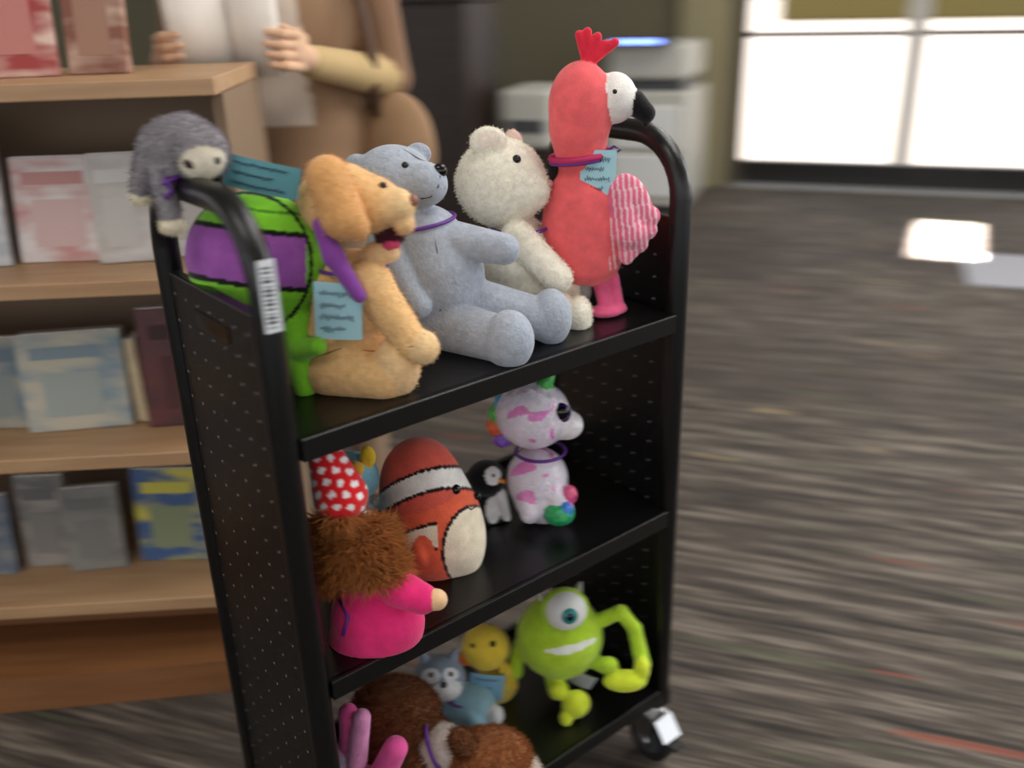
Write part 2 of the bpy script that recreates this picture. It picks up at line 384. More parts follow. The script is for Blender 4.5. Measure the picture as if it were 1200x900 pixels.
def books(name,z,items,y0=.14):
    root=empty(name,(.13,.71,0),BX)
    for i,(x,w,h,t,col,c2,lean) in enumerate(items):
        m=mat('cover',col,.45); nt=m.node_tree;b=nt.nodes['Principled BSDF']
        tc=nt.nodes.new('ShaderNodeTexCoord'); n=nt.nodes.new('ShaderNodeTexNoise'); n.inputs['Scale'].default_value=11; n.inputs['Detail'].default_value=2
        mp=nt.nodes.new('ShaderNodeMapping'); mp.inputs['Scale'].default_value=(.8,1,2.2); mp.inputs['Location'].default_value=(i*3.1+z,0,0)
        cr=nt.nodes.new('ShaderNodeValToRGB'); cr.color_ramp.elements[0].position=.42;cr.color_ramp.elements[1].position=.66
        cr.color_ramp.elements[0].color=L4(col);cr.color_ramp.elements[1].color=L4(c2)
        nt.links.new(tc.outputs['Object'],mp.inputs['Vector']);nt.links.new(mp.outputs['Vector'],n.inputs['Vector']);nt.links.new(n.outputs['Fac'],cr.inputs['Fac']);nt.links.new(cr.outputs['Color'],b.inputs['Base Color'])
        def put(ob): ob.location=(x,y0-.03*(i%2),z+.001); ob.rotation_euler=(-math.radians(lean),0,math.radians((-4,3,-2,5)[i%4])) ; return ob
        put(box('book',0,w,0,t,0,h,m,root,.002))
        put(box('title',w*.12,w*.8,-.0012,0,h*.74,h*.86,mat('title',c2,.6),root))
        put(box('picture',w*.2,w*.75,-.0012,0,h*.15,h*.6,mat('picture',[int((p+q)/2) for p,q in zip(col,c2)],.6),root))
        put(box('pages',.004,w-.001,.002,t-.002,h-.0001,h+.0015,WHITE,root))
    return root
books('picture_books',1.16,[(-.75,.2,.26,.02,(200,190,180),(150,40,40),8),(-.52,.15,.22,.02,(196,80,74),(216,205,195),8),(-.36,.07,.25,.02,(176,64,58),(130,44,44),4),(-.28,.12,.24,.02,(156,50,48),(220,190,176),8),(-.15,.10,.2,.02,(128,78,60),(190,160,140),8)])
books('picture_books',.84,[(-.8,.2,.24,.02,(200,200,198),(120,120,125),10),(-.56,.25,.255,.02,(218,219,220),(176,180,186),10),(-.30,.16,.185,.03,(222,214,212),(200,146,142),10),(-.15,.10,.19,.02,(190,184,180),(210,208,206),6),(-.05,.11,.20,.03,(214,212,210),(166,160,156),6)])
books('picture_books',.515,[(-.8,.2,.22,.02,(140,140,130),(80,90,110),10),(-.57,.13,.21,.02,(110,106,98),(84,92,105),10),(-.43,.08,.18,.02,(160,156,140),(104,122,135),6),(-.345,.19,.19,.04,(190,184,166),(130,150,160),8),(-.15,.02,.17,.06,(208,190,156),(196,178,144),0),(-.12,.19,.23,.03,(92,36,36),(58,28,26),8)],)
books('picture_books',.20,[(-.8,.2,.2,.02,(160,150,140),(90,100,120),10),(-.56,.12,.17,.02,(130,132,130),(84,96,114),10),(-.43,.10,.20,.02,(150,144,136),(100,98,98),6),(-.33,.11,.18,.02,(132,130,124),(110,108,106),8),(-.20,.15,.2,.02,(60,90,136),(200,190,78),8),(-.03,.11,.19,.02,(176,170,154),(124,124,114),8)],)

# ---------------------------------------------------------------- person in a tan coat, standing behind the bookcase reading
COAT=(158,126,98);SLV=(134,102,78);SKN=(224,182,150);TRO=(150,124,100);SHR=(222,206,190);HAIR=(70,48,34)
CLOTH=plushmat('cloth_and_skin',rough=.8,sheen=.1,bump=.15,bscale=90,spec=.2,lo=.94,hi=1.04,ns=12)
B=Body('person_in_tan_coat',(.60,1.14,0),.008,.035,m=CLOTH,sit=True)
B.E(0,1.24,0,.175,.22,.115,COAT);B.E(0,1.0,0,.185,.20,.125,COAT);B.C(-.13,1.37,0,.065,.13,1.37,0,.065,COAT);B.E(0,.86,0,.20,.14,.135,COAT)
B.C(0,1.42,.0,.058,0,1.52,-.01,.052,SKN,k=.02);B.E(0,1.63,-.015,.076,.112,.092,SKN,k=.015);B.E(0,1.565,-.04,.05,.045,.055,SKN,k=.02)
B.E(0,1.60,-.108,.013,.022,.018,SKN,k=.01);B.E(-.078,1.61,0,.012,.03,.018,SKN,k=.006);B.E(.078,1.61,0,.012,.03,.018,SKN,k=.006)
B.E(0,1.68,.018,.086,.085,.092,HAIR,k=.008);B.E(0,1.58,.06,.075,.11,.05,HAIR,k=.008)
for s in (-1,1):
    B.C(s*.095,.84,0,.088,s*.10,.47,-.01,.062,TRO,k=.03);B.C(s*.10,.47,-.01,.060,s*.105,.10,.01,.045,TRO,k=.01)
    B.C(s*.105,.05,.02,.042,s*.115,.035,-.13,.036,(60,46,38),k=.01)
    B.C(s*.185,1.37,0,.058,s*.225,1.10,.01,.048,SLV,k=.015);B.C(s*.225,1.10,.01,.046,s*(.13 if s>0 else .16)-.03,1.15,-.19,.033,SLV if s<0 else (196,168,120),k=.012)
B.paint.append((lambda X,Z,Y:(np.abs(X+.01)<.075+.05*(1.2-Z))&(Y<-.05)&(Z<1.42)&(Z>1.02),SHR))
B.paint.append((lambda X,Z,Y:(Y<-.085)&(np.abs(X)<.026)&(np.abs(Z-1.567)<.006),(170,90,84)))
B.build('figure')
for s in (-1,1): sphere('eye',(s*.03,-.098,1.635+B.dz),(.012,.006,.007),WHITE,B.root);sphere('iris',(s*.03,-.1035,1.635+B.dz),(.0055,.003,.0055),GLOSS,B.root)
for s in (-1,1):
    wx=s*(.13 if s>0 else .16)-.03
    H=Body('hand',(0,0,0),.0032,.008,m=CLOTH,root=B.root)
    H.C(wx,1.15,-.19,.026,wx-s*.012,1.163,-.225,.026,SKN);H.E(wx-s*.015,1.175,-.235,.018,.042,.030,SKN)
    for j in range(4):
        z=1.145+j*.0195; L_=(.024,.030,.033,.028)[j]
        x0=wx-s*.012; H.C(x0,z,-.252,.0095,x0-s*L_*.7,z+.004,-.278,.0085,SKN,k=.003);H.C(x0-s*L_*.7,z+.004,-.278,.0085,x0-s*(L_*.7+.028),z+.008,-.280,.0072,SKN,k=.003)
    H.C(wx-s*.01,1.195,-.215,.0115,wx-s*.042,1.218,-.236,.0085,SKN,k=.005)
    H.build('hand')
bk=[]
pgm=mat('page_white',(238,230,220),.7)
for s in (-1,1):
    vs=[];nn=8
    for i in range(nn+1):
        t=i/nn; x=-.045+s*t*.105; y=-.262+.03*(1-t)-.014*math.sin(t*math.pi)
        vs+=[(x,y,1.13),(x,y+.03*0-.02,1.29)]
    mk('open_page',vs,[(2*i,2*i+2,2*i+3,2*i+1) for i in range(nn)],pgm,B.root,smooth=True).modifiers.new('s','SOLIDIFY').thickness=.008
BG=Body('shoulder_bag',(0,0,0),.006,.03,m=CLOTH,root=B.root)
BG.E(.235,.96,-.02,.085,.115,.055,(150,118,88));BG.E(.235,.92,-.02,.075,.09,.06,(150,118,88));BG.build('shoulder_bag')
tube('bag_strap',[(.20,-.06,1.03),(.205,-.085,1.15),(.18,-.07,1.30),(.145,-.03,1.43),(.14,.05,1.42),(.18,.11,1.28),(.21,.06,1.05)],.011,mat('strap',(90,66,48),.6),B.root)

# copier, printer and dark cabinet near the far wall (building frame)
cp=empty('photocopier',(DW[0],DW[1],0),E_ANG)
GP=mat('copier_grey',(196,194,184),.5); GD=mat('copier_dark',(70,72,74),.5)
X0,X1=-.64,-.14
box('base',X0,X1,-1.0,-.4,.04,.70,GP,cp,.02); box('scanner',X0+.02,X1-.02,-.98,-.42,.76,.96,GP,cp,.03); box('gap',X0+.04,X1-.04,-.95,-.45,.69,.77,GD,cp)
box('tray_1',X0+.05,X1-.05,-1.012,-.99,.1,.34,WHITE,cp,.008); box('tray_2',X0+.05,X1-.05,-1.012,-.99,.38,.62,WHITE,cp,.008)
box('feet',X0+.05,X1-.05,-.95,-.45,0,.045,GD,cp)
box('control_panel',X0+.05,X1-.1,-1.08,-.97,.955,.99,GD,cp,.01); box('display',X0+.08,X1-.16,-1.085,-1.078,.962,.986,mat('blue_display',(120,150,255),.3,emit=4),cp)
dk=empty('dark_cabinet',(DW[0],DW[1],0),E_ANG)
DKM=wood('dark_walnut',(52,38,30),(38,28,24))
box('carcass',-1.62,-.95,-2.3,-1.9,.06,1.22,DKM,dk,.01); box('plinth',-1.60,-.97,-2.28,-1.92,0,.06,FRAME,dk); box('top',-1.64,-.93,-2.32,-1.88,1.22,1.25,DKM,dk,.005)
for i in range(2): box(f'door_leaf_{i+1}',-1.61+.33*i,-1.29+.33*i,-2.315,-2.301,.08,1.2,DKM,dk,.004)
pr=empty('desktop_printer',(DW[0],DW[1],0),E_ANG)
box('stand',-.87,-.60,-2.1,-1.7,0,.54,DKM,pr,.01); box('printer_body',-.87,-.60,-2.12,-1.72,.54,.82,GP,pr,.03); box('output_slot',-.83,-.64,-2.13,-2.11,.62,.68,GD,pr)
box('floor_mat',0,1.2,0,.55,0,.008,mat('mat_grey',(165,165,172),.7),None,loc=(3.71,.99,0),rotz=E_ANG)

# ---------------------------------------------------------------- cart
Lc,D=.597,.286; z1,z2,z3=.839,.515,.162
cart=empty('book_cart',(0,0,0))
def hoop(x,name):
    R=.085; top=1.10-.014; pts=[(x,.012,.13)]
    for z in np.linspace(.3,top-R,6): pts.append((x,.012,z))
    for t in np.linspace(0,math.pi/2,9)[1:]: pts.append((x,.012+R-R*math.cos(t),top-R+R*math.sin(t)))
    for t in np.linspace(math.pi/2,0,9)[:]: pts.append((x,D-.012-R+R*math.cos(t),top-R+R*math.sin(t)))
    for z in np.linspace(top-R,.3,6)[1:]: pts.append((x,D-.012,z))
    pts.append((x,D-.012,.13))
    return tube(name,pts,.0155,BLACK,cart,n=16)
def panelmat():
    m=mat('black_painted_holes',(10,10,11),.33,bump=.1,bscale=500); nt=m.node_tree;N=nt.nodes;Lk=nt.links;b=N['Principled BSDF']
    tc=N.new('ShaderNodeTexCoord'); mp=N.new('ShaderNodeVectorMath'); mp.operation='MULTIPLY'; mp.inputs[1].default_value=(0,30,30)
    Lk.new(tc.outputs['Object'],mp.inputs[0]); fr=N.new('ShaderNodeVectorMath'); fr.operation='FRACTION'; Lk.new(mp.outputs[0],fr.inputs[0])
    sb=N.new('ShaderNodeVectorMath'); sb.operation='SUBTRACT'; sb.inputs[1].default_value=(0,.5,.5); Lk.new(fr.outputs[0],sb.inputs[0])
    ln=N.new('ShaderNodeVectorMath'); ln.operation='LENGTH'; Lk.new(sb.outputs[0],ln.inputs[0])
    lt=N.new('ShaderNodeMath'); lt.operation='LESS_THAN'; lt.inputs[1].default_value=.06; Lk.new(ln.outputs['Value'],lt.inputs[0])
    mx=N.new('ShaderNodeMix'); mx.data_type='RGBA'; mx.inputs['A'].default_value=L4((10,10,11)); mx.inputs['B'].default_value=L4((128,124,130)); Lk.new(lt.outputs[0],mx.inputs['Factor']); Lk.new(mx.outputs['Result'],b.inputs['Base Color'])  # pale grey dots paint the light seen through the holes; nothing is cut
    return m
PM=panelmat()
for x,nm in ((-.014,'left'),(Lc+.014,'right')):
    hoop(x,f'{nm}_hoop'); box(f'{nm}_panel',x-.007,x+.007,.012,D-.012,.125,.975,PM,cart,.002)
    box(f'{nm}_foot_rail',x-.016,x+.016,0,D,.118,.15,BLACK,cart,.003)
box('hand_slot',-.0222,-.0212,.10,.19,.925,.945,GLOSS,cart,.0004)
for i,z in enumerate((z1,z2,z3)):
    box(f'shelf_{i+1}_deck',0,Lc,.004,D-.004,z-.012,z,BLACK,cart)
    box(f'shelf_{i+1}_front_lip',0,Lc,-.002,.008,z-.028,z,BLACK,cart,.002)
    box(f'shelf_{i+1}_back_lip',0,Lc,D-.008,D+.002,z-.028,z+.02,BLACK,cart,.002)
LAB=mat('barcode_label',(225,228,232),.5)
lb=box('barcode_label',-.024,-.006,-.0045,-.0032,.965,1.04,LAB,cart)
for k in range(14):
    zz=.970+k*.0047; box('bar',-.021,-.011,-.0050,-.0044,zz,zz+random.choice([.001,.0018,.0026]),FRAME,cart)
def wheel(cx,cy,nm):
    prof=[(-.013,.030),(-.013,.042),(-.008,.046),(.008,.046),(.013,.042),(.013,.030)]
    v=[];f=[];n=28
    for i in range(n):
        t=2*math.pi*i/n
        for a,b in prof: v.append((cx+a,cy+b*math.cos(t),.047+b*math.sin(t)))
    m=len(prof)
    for i in range(n):
        j=(i+1)%n
        for k in range(m): l=(k+1)%m; f.append((i*m+k,i*m+l,j*m+l,j*m+k))
    mk(nm+'_tyre',v,f,RUBBER,cart,smooth=True)
    v,f=tubev([(cx-.009,cy,.047),(cx+.009,cy,.047)],.031,24); mk(nm+'_hub',v,f,mat('hub_grey',(70,72,75),.5),cart)
    v,f=tubev([(cx-.024,cy,.047),(cx+.024,cy,.047)],.009,12); mk(nm+'_axle',v,f,CHROME,cart)
    for s in (-1,1):
        x=cx+s*.019
        pv=[(x-.0015,cy-.014,.036),(x-.0015,cy+.014,.036),(x-.0015,cy+.036,.10),(x-.0015,cy-.022,.10)]
        pv+=[(a+.003,b,c) for a,b,c in pv]; mk(nm+'_fork',pv,BF,CHROME,cart)
    pv=[(cx-.0205,cy-.024,.10),(cx+.0205,cy-.024,.10),(cx+.0205,cy-.048,.068),(cx-.0205,cy-.048,.068)]
    pv+=[(a,b-.002,c+.003) for a,b,c in pv]; mk(nm+'_fender',pv,BF,CHROME,cart)
    box(nm+'_crown',cx-.021,cx+.021,cy-.026,cy+.036,.097,.104,CHROME,cart,.002)
    v,f=tubev([(cx,cy+.008,.104),(cx,cy+.008,.120)],.02,16); mk(nm+'_swivel',v,f,CHROME,cart)
    box(nm+'_brake',cx-.013,cx+.013,cy-.068,cy-.045,.060,.066,RUBBER,cart,.003)
wheel(-.012,.02,'caster_1');wheel(Lc+.005,.02,'caster_2');wheel(-.012,D-.03,'caster_3');wheel(Lc+.005,D-.03,'caster_4')

# ---------------------------------------------------------------- toys
G=(172,180,193)
T=Toy('grey_teddy_bear',(.305,.13,z1),(537,399),892,-.08,-.13,m=FZ)
T.E(508,322,0,60,62,52,G);T.E(505,362,5,60,36,50,G);T.E(497,278,0,45,40,38,G)
T.E(462,214,8,47,42,44,G);T.E(497,218,-16,27,25,24,G);T.E(421,196,12,15,14,8,G,k=.004);T.E(490,181,28,15,13,7,G,k=.004)
T.C(452,288,-25,21,488,352,-48,19,G,k=.003);T.C(535,280,-10,22,588,290,-25,18,G,k=.004)
T.C(520,378,-20,30,590,393,-68,27,G,k=.004);T.E(594,392,-74,28,35,27,G,k=.004);T.C(560,352,0,28,635,372,-8,25,G,k=.004);T.E(647,370,-8,25,35,26,G,k=.004)
T.build();T.eye(477,199,4.5,off=1);T.eye(515,204,8,flat=.8,off=1,name='nose')
ST=mat('grey_stitch',(120,125,136),.9)
T.line([(515,210),(513,222),(505,233),(494,235)],1.1,FRAME);T.line([(513,222),(519,233)],1.1,FRAME)
T.line([(505,262),(512,290),(516,330),(516,360)],1.1,ST);T.line([(455,172),(475,180),(495,192),(510,200)],.9,ST)
T.ring(492,258,2,41,38,2.2,PURPLE,tilt=-8)

Wt=(246,240,224)
T=Toy('white_teddy_bear',(.435,.155,z1),(609,369),830,0,-.15,m=FZ,rough=.0004)
T.E(587,214,0,52,50,46,Wt);T.E(620,224,-14,23,22,22,Wt);T.E(574,172,-22,21,17,9,Wt,k=.003);T.E(600,168,14,11,14,8,(232,206,192),k=.003)
T.E(606,300,5,42,52,40,Wt);T.E(618,342,0,48,32,42,Wt)
T.C(606,275,-30,19,652,322,-46,17,Wt,k=.004);T.C(635,275,15,16,668,300,10,15,Wt,k=.004)
T.C(630,350,-20,26,668,368,-42,20,Wt,k=.004);T.E(678,367,-44,15,24,21,Wt,k=.004);T.C(650,345,5,20,676,338,0,17,Wt,k=.004);T.E(684,337,-2,10,18,16,(150,150,146),k=.003)
T.pe(574,170,-31,13,10,6,(246,232,218))
T.build();T.eye(605,191,5,off=1);T.eye(641,216,5,m=mat('pink_nose',(200,150,140),.6),off=2,name='nose')
T.ring(609,264,-2,33,32,2.2,PURPLE);T.fur(26000,.0034,.0011,.2,jit=.7,shade=.02,boost=1.08)

Cc=(246,106,110)
T=Toy('flamingo_plush',(.505,.10,z1),(684,366),844,.08,-.22)
T.E(686,250,0,48,68,40,Cc);T.E(688,220,0,42,42,36,Cc);T.E(692,288,0,41,33,36,Cc);T.C(686,178,0,27,682,140,-4,33,Cc);T.E(685,112,-5,37,49,34,Cc)
T.E(722,103,-6,25,28,24,(244,240,234),k=.004);T.C(744,108,-8,14,757,120,-10,11,(20,18,20),k=.004);T.C(757,120,-10,10,757,132,-10,4,(20,18,20),k=.003)
for a,b in ((683,36),(692,33),(703,38),(712,46),(722,44)): T.C(692,66,-5,6,a,b,-5,5,(228,48,70),k=.002)
Wc=(236,112,146)
T.C(726,205,-22,12,742,255,-24,20,Wc,k=.003);T.E(741,230,-24,26,44,11,Wc,rot=-14,k=.003);T.C(742,250,-24,16,738,286,-24,8,Wc,k=.003)
for a,b in ((742,276),(752,268),(762,252),(765,236)): T.E(a,b,-24,11,12,8,Wc,k=.003)
LP=(232,98,142)
T.C(706,315,-6,9,714,345,-12,9,LP,k=.004);T.C(722,312,-2,8,727,345,-6,9,LP,k=.004);T.E(712,353,-18,22,7,14,LP,k=.003);T.E(728,350,-10,12,7,12,LP,k=.003)
T.paint.append((lambda U,V,W:(W<-14)&(U>718)&(V>180)&(V<300)&(np.sin((U-V*.12)*.95)>.35),(250,208,216)))
T.build();T.eye(722,98,3,off=1)
MG=mat('magenta_cord',(190,40,100),.7)
T.ring(684,166,-2,34,32,4,MG,tilt=-6,name='collar');T.ring(684,170,-2,35,33,2,PURPLE,tilt=-6)
T.note(704,187,40,50,2)
T.line([(706,166),(722,156),(730,160),(718,166)],1.6,PURPLE,off=-4)

Tn=(234,190,132)
T=Toy('tan_puppy_plush',(.13,.10,z1),(419,447),996,-.16,-.1,m=FZ,rough=.0003)
T.E(400,236,8,48,44,44,Tn);T.E(436,240,0,34,32,34,Tn)
T.E(462,243,-16,22,20,20,(240,204,152));T.E(472,262,-16,12,13,16,(236,194,142),k=.005)
T.E(456,276,-10,18,11,13,(60,22,32),k=.001)
T.E(446,294,-10,22,13,18,(238,198,146),k=.003);T.E(458,286,-20,10,4,9,(205,70,110),k=.001)
T.C(388,216,-40,24,404,258,-50,25,(224,168,108),k=.001);T.C(404,258,-50,22,418,268,-48,16,(224,168,108),k=.003)
T.E(418,345,5,48,58,44,(236,194,140));T.E(412,402,8,50,42,48,Tn)
T.C(432,325,-22,24,482,398,-45,20,Tn,k=.004);T.E(494,402,-50,20,20,20,(240,204,152),k=.004)
T.C(392,432,-18,34,450,438,-38,29,Tn,k=.004);T.E(466,425,-38,27,37,26,(240,202,150),k=.003)
T.C(388,330,-10,18,378,385,-25,16,Tn,k=.004)
T.build();T.eye(448,222,4.5,off=0,name='eye');T.eye(480,238,7,m=mat('brown_nose',(140,86,62),.4),off=3,name='nose')
TS=mat('tan_stitch',(170,120,76),.9);T.line([(466,404),(482,400),(496,386)],1.2,TS);T.line([(372,415),(400,404),(440,408)],1.2,TS)
T.ring(414,308,2,40,38,2.2,PURPLE,tilt=0);T.note(398,360,54,64,4,off=-8)
T.fur(14000,.0032,.001,.2,jit=.6,shade=.04,boost=1.05)

Gr=(130,206,50);PU=(158,88,172)
T=Toy('turtle_plush',(.085,.13,z1),(363,450),1012,-.26,-.1)
T.E(296,300,10,84,82,52,Gr);T.C(345,375,0,26,352,425,-15,20,Gr,k=.006);T.C(348,405,-25,14,366,400,-45,11,Gr,k=.004);T.C(348,430,-22,14,356,470,-30,12,Gr,k=.004);T.C(335,425,10,18,330,460,10,14,Gr,k=.004)
T.C(366,262,-30,8,382,298,-42,13,(138,72,160),k=.003);T.C(382,298,-42,12,412,342,-50,8,(138,72,160),k=.003);T.C(370,262,-32,9,382,262,-36,10,(138,72,160),k=.003)
def band(U,V): return V+.12*(300-U)+ (U-290)**2*.0009
T.paint.append((lambda U,V,W:(U<352)&(np.abs(band(U,V)-270)<3.0)&(W<60),(20,26,22)))
T.paint.append((lambda U,V,W:(U<352)&(band(U,V)>273)&(band(U,V)<330),PU))
T.paint.append((lambda U,V,W:(U<352)&(np.abs(band(U,V)-332)<3.0),(20,26,22)))
T.paint.append((lambda U,V,W:(U<350)&(np.abs(band(U,V)-246)<1.6),(80,140,30)))
T.paint.append((lambda U,V,W:(U<362)&(V<380)&(np.abs(np.hypot((U-282)/76,(V-306)/82)-1)<.028),(20,26,22)))
T.build()

SG=(150,145,150);CR=(240,230,208)
T=Toy('sloth_plush',(0-.01,.18,1.10),(230,202),1070,-.33,-.25,sit=False,m=FZ)
T.E(207,176,10,34,32,28,SG);T.E(225,160,8,36,26,28,SG);T.E(247,178,-18,31,32,28,SG)
T.C(200,200,-12,14,212,250,-26,12,SG,k=.004);T.E(214,262,-28,14,10,12,CR,k=.004);T.C(185,190,0,16,178,220,4,13,SG,k=.004);T.E(178,229,4,14,10,12,CR,k=.004)
T.E(226,196,0,24,12,20,SG)
fc=lambda U,V,W:(((U-252)/28)**2+((V-190)/19)**2<1)&(W<-25)
T.paint.append((fc,CR));T.pe(233,191,-44,7,5,12,(80,60,54),rot=20);T.pe(266,188,-44,6,5,12,(80,60,54),rot=-20)
T.build();T.eye(233,192,3.2,off=0);T.eye(266,188,3.2,off=0);T.eye(264,207,6,flat=.8,off=1,name='nose')
T.fur(12000,.0045,.001,.3,jit=.5,shade=.06,mask=lambda U,V,W:~((((U-252)/27)**2+((V-190)/18)**2<1)&(W<-20)))
T.line([(222,205),(206,212),(190,222)],3,PURPLE,name='ribbon',off=-3);T.line([(206,206),(214,222),(206,230)],3,PURPLE,name='ribbon',off=-3)
T.note(318,206,88,36,14,m=TEAL,w=-6,lines=3,pen=.0007)

UW=(238,230,244)
T=Toy('sequin_unicorn_plush',(.44,.11,z2),(640,609),772,.04,.08,vox=.0022,k=.007,m=SQ)
T.E(630,560,2,36,40,32,UW);T.E(638,585,-3,35,28,30,UW);T.E(626,486,-5,42,40,37,UW);T.E(664,498,-12,19,17,18,(244,240,244))
T.C(640,455,-8,9,649,439,-8,3,(70,186,80),k=.003);T.C(604,460,10,9,598,443,10,3,(70,186,80),k=.003)
for a,b,c in ((618,450,(110,200,80)),(604,458,(230,70,140)),(593,470,(70,170,210)),(586,484,(90,200,90)),(583,498,(236,110,60)),(590,512,(140,90,200))): T.E(a,b,4,12,12,12,c,k=.004)
T.C(648,575,-18,13,660,596,-28,13,UW,k=.004);T.E(656,600,-32,18,14,16,(40,166,100),k=.003);T.C(618,580,-20,12,622,600,-28,12,UW,k=.004)
T.E(668,578,-22,9,12,10,(230,90,140),k=.003);T.E(664,596,-36,8,10,8,(50,120,210),k=.003)
nz=lambda U,V,W:np.sin(U*.17+3*np.sin(V*.09))+np.sin(V*.21+U*.05)+np.sin(U*.09-V*.13+W*.1)
T.paint.append((lambda U,V,W:(V<590)&(V>462)&(U<650)&(U>598)&(nz(U,V,W)>.9),(238,140,208)))
T.build();T.eye(656,486,13,off=6,flat=.6,m=mat('violet_eye',(60,20,90),.1));T.eye(658,486,8.5,off=-1,flat=.6)
T.ring(634,527,0,29,28,2,PURPLE)

BK1=(22,22,28)
T=Toy('penguin_plush',(.385,.175,z2),(582,590),765,-.01,.1,vox=.002,k=.006)
T.E(574,582,0,28,36,26,BK1);T.E(576,546,-5,23,22,22,BK1);T.C(592,565,-14,8,600,592,-18,5,(235,235,238),k=.003);T.C(556,570,-5,7,550,592,-5,5,BK1,k=.003)
T.E(596,610,-20,10,6,12,(70,130,190),k=.003);T.E(576,612,-20,10,6,12,(70,130,190),k=.003)
T.pe(584,543,-20,10,11,12,(238,238,240));T.pe(584,584,-24,9,18,12,(238,238,240))
T.build();T.eye(584,543,2.6,off=1);T.line([(590,548),(597,550)],3,mat('beak_orange',(235,150,50),.5),name='beak')

OR=(240,106,74);CM=(246,232,206)
T=Toy('clownfish_plush',(.25,.115,z2),(522,661),837,-.085,.13)
T.E(507,616,0,61,72,54,OR);T.E(494,566,0,47,57,42,(226,98,82),k=.03);T.E(546,640,-5,22,38,24,OR,k=.02)
T.E(444,600,15,14,24,8,OR,rot=20,k=.006);T.E(494,645,-50,9,17,8,OR,k=.004,rot=-10)
def ax(U,V): return V+ .28*(U-500)- 0.0035*(U-500)**2
OUT=(40,26,26)
def st(lo,hi,cond,c): T.paint.append((lambda U,V,W:(ax(U,V)>lo)&(ax(U,V)<hi)&cond(U,V,W),c))
al=lambda U,V,W:U>-1
st(550,554,al,OUT);st(554,575,al,(244,240,234));st(575,579,al,OUT)
lf=lambda U,V,W:U<514
st(612,616,lf,OUT);st(616,642,lf,CM);st(642,646,lf,OUT)
T.paint.append((lambda U,V,W:((U-556)/38)**2+((V-642)/52)**2<1,OUT))
T.paint.append((lambda U,V,W:((U-558)/36)**2+((V-643)/50)**2<1,CM))
T.paint.append((lambda U,V,W:(((U-497)/13)**2+((V-645)/20)**2<1)&(W<-44),OR))
T.build();T.eye(534,573,6,off=1);T.eye(560,580,4.5,off=1);T.line([(546,592),(552,596),(558,592)],1,FRAME)

PK=(236,48,120);HB=(176,118,70)
T=Toy('lion_hair_doll',(.08,.048,z2),(430,746),930,-.16,.22)
T.E(442,728,0,56,62,46,PK);T.E(430,758,0,50,44,42,PK);T.C(465,690,-22,22,492,702,-30,18,PK,k=.004);T.E(509,703,-32,12,13,11,(238,194,148),k=.003)
T.E(414,640,0,42,44,40,HB);T.E(420,665,-6,46,24,38,HB)
T.C(400,588,-16,30,386,552,-14,20,(222,30,38),k=.003);T.E(384,545,-14,18,12,15,(222,30,38),k=.003)
def dots(U,V,W):
    a=(U+.15*V)/15.;b=V/13.; a=a+.5*(np.floor(b)%2); return (V<620)&(np.hypot(a%1-.5,(b%1-.5)*.9)<.27)&(U<440)
T.paint.append((lambda U,V,W:dots(U,V,W)&(V<607)&(np.hypot(U-414,V-655)>46),(248,240,240)))
T.build();T.fur(16000,.028,.0018,.5,jit=.9,shade=.14,col=HB,mask=lambda U,V,W:(V>614)&(V<684)&(U<468)&~((U>452)&(V>680)))
T.line([(398,704),(408,724),(402,744)],2.5,PURPLE,name='ribbon',off=-2)

T=Toy('blue_bird_plush',(.12,.2,z2),(394,671),850,-.18,.15,k=.006)
BB=(142,200,222)
T.E(408,605,0,38,62,30,BB);T.E(410,546,-5,34,32,26,BB);T.E(430,524,-12,9,14,7,(244,204,60),k=.003);T.E(416,538,-26,10,9,8,(240,186,60),k=.003);T.pe(402,545,-30,12,10,10,(240,240,235))
T.build();T.eye(400,543,3,off=1)

LM=(184,220,56);YL=(218,234,60)
T=Toy('one_eyed_monster_plush',(.47,.10,z3),(663,813),700,.05,.27,vox=.0022,k=.006)
T.E(656,744,0,50,51,45,LM);T.E(662,714,-26,27,27,18,LM,k=.006)
T.C(612,755,0,10,602,785,-5,8,LM,k=.004);T.E(604,785,-8,9,12,8,LM)
T.C(698,728,0,9,726,716,-4,8,LM,k=.003);T.C(726,716,-4,8,742,735,-8,8,LM,k=.003);T.C(742,735,-8,8,752,776,-20,9,LM,k=.003)
T.C(690,770,-10,9,716,782,-22,9,LM,k=.004);T.E(731,795,-34,25,13,13,YL,k=.004);T.E(712,776,-28,11,9,9,LM,k=.004);T.E(750,782,-30,9,16,10,YL,k=.004)
T.C(646,785,-15,9,650,806,-24,8,LM,k=.004);T.E(675,822,-42,16,18,14,YL,k=.004,rot=25);T.E(655,806,-32,12,12,12,YL,k=.004);T.E(664,838,-50,8,10,8,YL,k=.004)
T.C(676,694,10,6,680,683,10,2,(215,215,205),k=.002);T.C(636,700,0,5,631,692,0,2,(215,215,205),k=.002)
T.paint.append((lambda U,V,W:(W<-5)&(U>640)&(U<697)&(V-( 764-.010*(U-668)**2-(U-668)*.20)<0)&(V-(754-.002*(U-668)**2-(U-668)*.24)>0),(240,242,232)))
T.build()
T.eye(663,714,24,off=12,m=WHITE,flat=.9,name='eyeball');p=T.S(664,714,off=12)
d=np.array([.12,-.97,.22]);d/=np.linalg.norm(d);R=24/T.s
e=Vector(d).to_track_quat('Y','Z').to_euler()
sphere('iris',p+d*R*.80,(.0135,.006,.0135),mat('teal_iris',(44,140,140),.15),T.root,rot=e);sphere('pupil',p+d*(R*.80+.004),(.007,.003,.007),GLOSS,T.root,rot=e)
T.note(683,795,30,18,30,m=mat('grey_tag',(190,195,195),.7),off=-3,lines=0)

